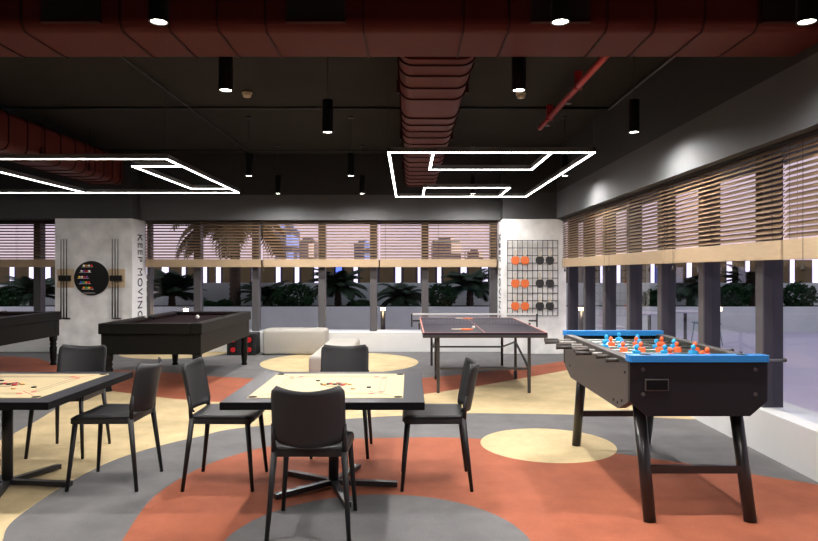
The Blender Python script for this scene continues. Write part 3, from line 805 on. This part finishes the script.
# ------------------------------------------------------------------ column fittings
yf = 11.8
r = thing('ball_rack', 'round black board with small shelves of coloured balls on the column', 'rack', (-5.625, yf, 1.34))
MB().cyl((0, -.03, 0), (0, 0, 0), .305, seg=64).build('disc', M['disc_black'], r)
rowsb = [(.20, -.12, 4), (.105, -.16, 4), (.0, -.20, 4), (-.095, -.17, 4), (-.19, -.12, 4)]
MB().bb(-.12, .07, -.075, -.03, -.265, -.258).build('shelf', M['cy'], r)
for z, x0, n in rowsb: MB().bb(x0-.03, x0+.16, -.075, -.03, z-.006, z).build('shelf', M['cy'], r)
cols = ['c_wht','c_org','c_wht','c_red','c_wht','c_pur','c_red','c_wht','c_yel','c_wht','c_red','c_pur','c_blue','c_grn','c_org','c_red','c_org','c_grn','c_yel','c_red']
cn = {'c_wht':'white','c_org':'orange','c_red':'red','c_pur':'purple','c_yel':'yellow','c_blue':'blue','c_grn':'green'}
rn = ['top', 'second', 'third', 'fourth', 'lowest']; on = ['first from the left', 'second from the left', 'third from the left', 'fourth from the left']
pr = {}
for ri, (z, x0, n) in enumerate(rowsb):
    for j in range(n):
        key = cols[ri*4+j]
        if key not in pr: pr[key] = o = MB().sphere((0,0,.022), .021, 12).build('billiard_ball', M[key])
        else: o = pr[key].copy(); COL.objects.link(o)
        o.location = (-5.625+x0+j*.045, yf-.052, 1.34+z-.001)
        tag(o, cn[key]+' ball on the '+rn[ri]+' shelf of the round rack, '+on[j], 'ball', 'balls on the round rack')
def cue_rack(x, t):
    c = thing('cue_rack', t, 'rack', (x, yf, 1.34), 0, 'cue racks on the column')
    MB().bb(-.15, .15, -.012, 0, -.165, .165, bev=.003).build('back_plate', M['plate_wood'], c, label='pale wooden back plate')
    MB().bb(-.105, .105, -.06, -.012, -.05, .05, bev=.004).build('holder', M['disc_black'], c)
    MB().bb(-.08, .08, -.03, 0, -.72, -.70).build('foot_ledge', M['disc_black'], c)
    return c
for x, nm in ((-6.09, 'left'), (-5.185, 'right')):
    cue_rack(x, 'pale wooden cue holder on the column, %s of the round rack' % nm)
    for i, dx in enumerate((-.05, 0, .05)):
        q = thing('billiard_cue', 'dark cue upright in the %s cue holder, %s of three' % (nm, ('left', 'middle', 'right')[i]), 'cue', (x+dx, yf-.068, .644), 0, 'cues on the column')
        MB().cyl((0,0,0), (0,0,.55), .012, .010, seg=10).build('butt', M['lamp_black'], q)
        MB().cyl((0,0,.55), (0,0,1.39), .0095, .0065, seg=10).build('shaft', M['fb_grip'], q)
# wire grid with bats
gx0, gx1, gz0, gz1 = 1.742, 2.638, .675, 2.01
g = thing('wire_grid', 'black wire grid panel on the right column', 'grid', ((gx0+gx1)/2, yf-.02, gz0))
gm = MB(); hw = (gx1-gx0)/2; hh = gz1-gz0
for i in range(11):
    x = -hw+2*hw*i/10; gm.cyl((x, 0, 0), (x, 0, hh), .0065, seg=6)
    z = hh*i/10; gm.cyl((-hw, -.006, z), (hw, -.006, z), .0065, seg=6)
gm.build('wires', M['wire_black'], g)
for x in (-hw, hw):
    for z in (0.05, hh-.05): MB().cyl((x, 0, z), (x, .02, z), .008, seg=8).build('spacer', M['wire_black'], g)
bats = {}
for r_, py in enumerate((260.2, 283.2, 306)):
    for c_, px in enumerate((515.4, 525.1, 540, 550)):
        key = 'o' if c_ < 2 else 'b'
        X = (px-CX)*11.75/F; Z = H+(CY-py)*11.75/F
        lab = ('orange' if key == 'o' else 'black')+' bat on the wire grid, '+('top', 'middle', 'bottom')[r_]+' row, '+('left' if c_ % 2 == 0 else 'right')+' of the two '+('orange' if key == 'o' else 'black')
        if key not in bats:
            b = thing('hanging_bat', lab, 'bat', (X, yf-.038, Z), 0, 'bats hanging on the wire grid')
            bat_parts(b, M['rubber_orange'] if key == 'o' else M['rubber_black'], True); bats[key] = b
        else:
            b = copy_tree(bats[key]); b.location = (X, yf-.038, Z); b['label'] = lab

# ------------------------------------------------------------------ outside terrace
struct(MB().bb(-16, 20, 12.75, 16.0, -.12, 0).bb(3.2, 20, -6, 12.75, -.12, 0).build('terrace_floor', M['terrace']))
struct(MB().bb(-16, 20, 16.0, 16.15, 0, .61).build('planter_wall', M['planter']))
struct(MB().bb(-16, 20, 16.15, 18.2, -.1, .54).build('planter_soil', M['soil']))
struct(MB().bb(-16, 20, 18.2, 18.4, 0, 1.15).build('garden_wall', M['garden_wall']))
struct(MB().bb(20, 20.2, -6, 18.4, 0, 1.2).build('terrace_side_wall', M['garden_wall']))
struct(MB().bb(-60, 60, 18.4, 130, -.3, -.1).build('far_ground', M['soil']))
# facade with lit posts
fy = 22.0
fc = thing('facade', 'dark facade of brown panels beyond the garden wall', 'building', (0, fy, -.1))
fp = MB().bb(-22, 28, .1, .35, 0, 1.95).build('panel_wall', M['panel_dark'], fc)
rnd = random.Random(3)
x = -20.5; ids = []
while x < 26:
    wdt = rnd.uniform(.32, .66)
    MB().bb(x+.08, x+wdt-.08, .04, .1, .2, 1.93).build('brown_panel', M['panel_brown_glow'], fp)
    sw = rnd.choice((.08, .12, .18)); blue = (abs(x+3.2) < .3)
    MB().bb(x+wdt, x+wdt+sw, -.02, .1, .2, 1.96).build('light_strip', M['strip_blue' if blue else 'strip_glow'], fc)
    x += wdt+sw+.01
# far towers
for i, (p0, p1, ptop, Y, mt, t) in enumerate([(275, 292, 222, 70, 'city_a', 'tall blue tower block beyond the middle blind'), (298, 312, 236, 80, 'city_b', 'narrow tower block right of the tallest tower'), (354, 370, 239, 75, 'city_a', 'blue tower block beyond the joint between two blinds'),
                                     (433, 461, 236, 65, 'city_b', 'wide tower block seen above the tennis table'), (468, 483, 248, 80, 'city_b', 'low tower block beside the right column')]):
    x0 = (p0-CX)*Y/F; x1 = (p1-CX)*Y/F; z = H+(CY-ptop)*Y/F
    c = thing('tower_block', t, 'building', ((x0+x1)/2, Y, -.1), 0, 'tower blocks on the horizon')
    hw = (x1-x0)/2
    MB().bb(-hw, hw, 0, 5, 0, z*.93).bb(-hw*.55, hw*.55, 1, 4, z*.93, z).build('tower_body', M[mt], c)
    MB().bb(-hw*.9, hw*.9, -.15, 0, z*.90, z*.92).build('roof_band', M['planter'], c)

def palm(label, x, y, h, n, Lf, group, droop=1.0, tr=.10, mt='leaf_palm', base=.54, width=.5):
    c = thing('palm', label, 'palm', (x, y, base-.001), 0, group)
    rr = random.Random(int(x*100)+int(h*10))
    if h > .05:
        prof = []; k = int(h/.12)+1
        for i in range(k+1):
            z = h*i/k; prof += [(tr*(1-.2*i/k)*1.08, z), (tr*(1-.2*i/k)*.9, z+.04)]
        MB().lathe(prof, seg=12).build('trunk', M['trunk'], c)
    f = MB()
    for i in range(n):
        a = 2*PI*i/n*1.0+rr.uniform(-.2, .2); el = rr.uniform(.25, 1.35) if droop < 2 else rr.uniform(.0, 1.2)
        L_ = Lf*rr.uniform(.8, 1.1)
        dirh = Vector((math.cos(a), math.sin(a), 0)); p = Vector((0, 0, h)); seg = 11
        pts = [p.copy()]; ang = el
        for s in range(seg):
            p = p+(dirh*math.cos(ang)+Vector((0,0,1))*math.sin(ang))*L_/seg; pts.append(p.copy()); ang -= .14*droop
        side = Vector((-dirh.y, dirh.x, 0))
        f.tube(pts[:-1], .006, 4)
        for s in range(1, seg+1):
            for hh_ in (0, .5):
                q = pts[s-1].lerp(pts[s], hh_); ll = L_*width*(math.sin(PI*(.12+.82*(s+hh_)/(seg+1))))*.62
                t_ = (pts[s]-pts[s-1]).normalized()
                for sg in (-1, 1):
                    dd = (side*sg*.85+t_*.65-Vector((0,0,.28))).normalized()
                    w_ = t_*.026*max(1, Lf)
                    f.raw([q-w_, q+w_, q+dd*ll*.6+w_*.8, q+dd*ll, q+dd*ll*.6-w_*.5], [(0,1,2,3,4)])
    f.build('fronds', M[mt], c)
    return c
def bush(label, x, y, rx, rz, group, base=.54):
    c = thing('bush', label, 'bush', (x, y, base-.001), 0, group); rr = random.Random(int(x*77)+5)
    f = MB()
    for i in range(900):
        u = rr.uniform(-1, 1); a = rr.uniform(0, 2*PI); s = math.sqrt(1-u*u); rad = rr.uniform(.72, 1.06)*(1+.12*math.sin(3*a+x))
        p = Vector((rx*s*math.cos(a)*rad, min(rx, .3)*s*math.sin(a)*rad, rz*(1+u*rad)*.5*1.0))
        if p.z < 0: p.z = .01
        n_ = Vector((rr.uniform(-1,1), rr.uniform(-1,1), rr.uniform(-.3,1))).normalized(); t1 = n_.orthogonal().normalized(); t2 = n_.cross(t1)
        q = .06
        f.raw([p-t1*q, p+t2*q*.45, p+t1*q, p-t2*q*.45], [(0,1,2,3)])
    f.build('leaves', M['leaf'], c)
    st = MB()
    for k_ in range(5):
        a = k_*1.257; st.cyl((0,0,0), (rx*.6*math.cos(a), min(rx,.3)*.6*math.sin(a), rz*.7), .012, .006, seg=6)
    st.build('stems', M['trunk'], c)
yp = 17.1; yb = 16.55
def wx(px, Y=yp): return (px-CX)*Y/F
gp = 'palms in the terrace planter'; gbush = 'bushes in the terrace planter'
palm('small spiky palm outside, left of the ball rack column', wx(33), yp, .25, 44, .95, gp, .8)
palm('spiky palm outside the window just right of the ball rack column', wx(172), yp, .30, 48, 1.0, gp, .75)
palm('tall palm tree outside whose crown fills the left far blind', wx(235), yp, 2.15, 46, 2.0, gp, 1.15, .15, 'leaf_tan')
palm('small palm outside, left of the wide round bush', wx(266), yp, .2, 36, .8, gp, .8)
palm('palm outside above the cream benches', wx(338), yp, .45, 46, .9, gp, .95)
palm('low palm outside behind the lit garden lamp', wx(402), yp, .2, 38, .85, gp, 1.1)
palm('dense palm outside, left of the bat grid column', wx(470), yp, .45, 54, .95, gp, .95)
palm('palm outside the right window beyond the cafe chair', wx(690), yp, .4, 46, .9, gp, 1.0)
palm('tall spiky palm outside, left of the nearest right window post', wx(752), yp, .5, 46, .9, gp, .85)
wb = lambda px: wx(px, yb)
bush('wide round bush outside above the cream bench', wb(295), yb, .52, .62, gbush)
bush('low bush outside just left of the lit garden lamp', wb(360), yb, .28, .2, gbush)
bush('round bush outside behind the tennis table', wb(440), yb, .36, .60, gbush)
bush('low bush outside, left of the tall palm trunk', wb(207), yb, .20, .16, gbush)
bush('low bush outside, just right of the tall palm trunk', wb(224), yb, .18, .2, gbush)
bush('round bush outside between the two cafe tables', wb(655), yb, .30, .46, gbush)
bush('wide bush outside, right of the cafe chair', wb(733), yb, .38, .60, gbush)
bush('bush outside the nearest right window', wb(797), yb, .44, .62, gbush)
bush('bush outside at the right edge of the photo', wb(843), yb, .48, .60, gbush)
bush('bush outside at the left edge of the photo', wb(5), yb, .40, .52, gbush)

# garden lamps
for px, py, t in ((383, 309, 'lit garden bollard lamp outside the middle window'), (186, 310, 'lit garden bollard lamp behind the middle pool table'), (4, 313, 'lit garden bollard lamp at the left edge of the photo'), (581, 309, 'lit garden bollard lamp outside the right corner window')):
    Y = 14.0; X = (px-CX)*Y/F; Z = H-(py-CY)*Y/F
    c = thing('bollard_lamp', t, 'lamp', (X, Y, 0), 0, 'garden bollard lamps')
    MB().cyl((0,0,0), (0,0,Z-.03), .05, seg=14).build('post', M['steel_black'], c)
    MB().cyl((0,0,Z-.03), (0,0,Z+.03), .045, seg=14).build('light_ring', M['bollard_glow'], c)
    MB().cyl((0,0,Z+.03), (0,0,Z+.05), .055, seg=14).build('cap', M['steel_black'], c)
    l = bpy.data.lights.new('bollard', 'POINT'); l.energy = 10; l.color = (1, .7, .4); l.shadow_soft_size = .06
    lo = bpy.data.objects.new('bollard', l); COL.objects.link(lo); lo.parent = c; lo.location = (0, -.10, Z)
# cafe tables and chairs
for (x, y, t) in ((4.3, 11.9, 'small white cafe table outside, seen between the right window posts'), (5.15, 12.4, 'small white cafe table outside, beside the pale green chair')):
    c = thing('cafe_table', t, 'table', (x, y, 0), 0, 'cafe tables on the terrace')
    MB().cyl((0,0,.70), (0,0,.725), .36, seg=32).build('table_top', M['cafe'], c)
    MB().cyl((0,0,.02), (0,0,.70), .03).build('pedestal', M['steel_black'], c)
    MB().cyl((0,0,0), (0,0,.02), .22, seg=24).build('base', M['steel_black'], c)
def cafe_chair(x, y, rz, mt, t):
    c = thing('cafe_chair', t, 'chair', (x, y, 0), rz, 'cafe chairs on the terrace')
    MB().box((0,0,.43), (.42,.42,.03), bev=.01).build('seat', M[mt], c)
    vs = []; b = MB()
    for i in range(9):
        a = math.radians(-60+120*i/8); b.box((.21*math.sin(a), -.02-.2*math.cos(a), .60), (.06, .014, .26), rz=-a*-1)
    b.build('backrest', M[mt], c)
    for sx in (-1, 1):
        for sy in (-1, 1): MB().cyl((sx*.17, sy*.17, .42), (sx*.21, sy*.22, 0), .012, .010, seg=8).build('leg', M[mt], c)
cafe_chair(5.95, 13.3, PI/2, 'cafe_chair', 'pale green cafe chair outside, right of the cafe tables')
cafe_chair(3.75, 12.3, -PI/2, 'cafe', 'white cafe chair outside, left of the cafe tables')

# ------------------------------------------------------------------ light and sky
w = bpy.data.worlds.new('World'); scene.world = w; w.use_nodes = True
nt = w.node_tree; bg = nt.nodes['Background']
tc = nt.nodes.new('ShaderNodeTexCoord'); sx = nt.nodes.new('ShaderNodeSeparateXYZ'); cr = nt.nodes.new('ShaderNodeValToRGB')
nt.links.new(tc.outputs['Generated'], sx.inputs[0]); nt.links.new(sx.outputs['Z'], cr.inputs[0]); nt.links.new(cr.outputs[0], bg.inputs[0])
e = cr.color_ramp.elements
e[0].position = 0; e[0].color = (.66, .50, .52, 1); e[1].position = .6; e[1].color = (.46, .47, .52, 1)
q = e.new(.10); q.color = (.60, .48, .55, 1)
bg.inputs[1].default_value = 1.5
def area(name, loc, size, energy, col=(1, .94, .87), rot=(0,0,0)):
    l = bpy.data.lights.new(name, 'AREA'); l.shape = 'RECTANGLE'; l.size, l.size_y = size; l.energy = energy; l.color = col
    o = bpy.data.objects.new(name, l); COL.objects.link(o); o.location = loc; o.rotation_euler = rot; return o

cam = bpy.data.cameras.new('Camera'); co = bpy.data.objects.new('Camera', cam); COL.objects.link(co)
co.location = (0, 0, H); co.rotation_euler = (PI/2, 0, 0)
cam.sensor_width = 36; cam.lens = 36*F/818; cam.shift_y = 1.5/818; cam.clip_end = 300
scene.camera = co
vs = scene.view_settings; vs.view_transform = 'Standard'; vs.look = 'None'; vs.gamma = 1; vs.exposure = 0.0; vs.use_curve_mapping = False
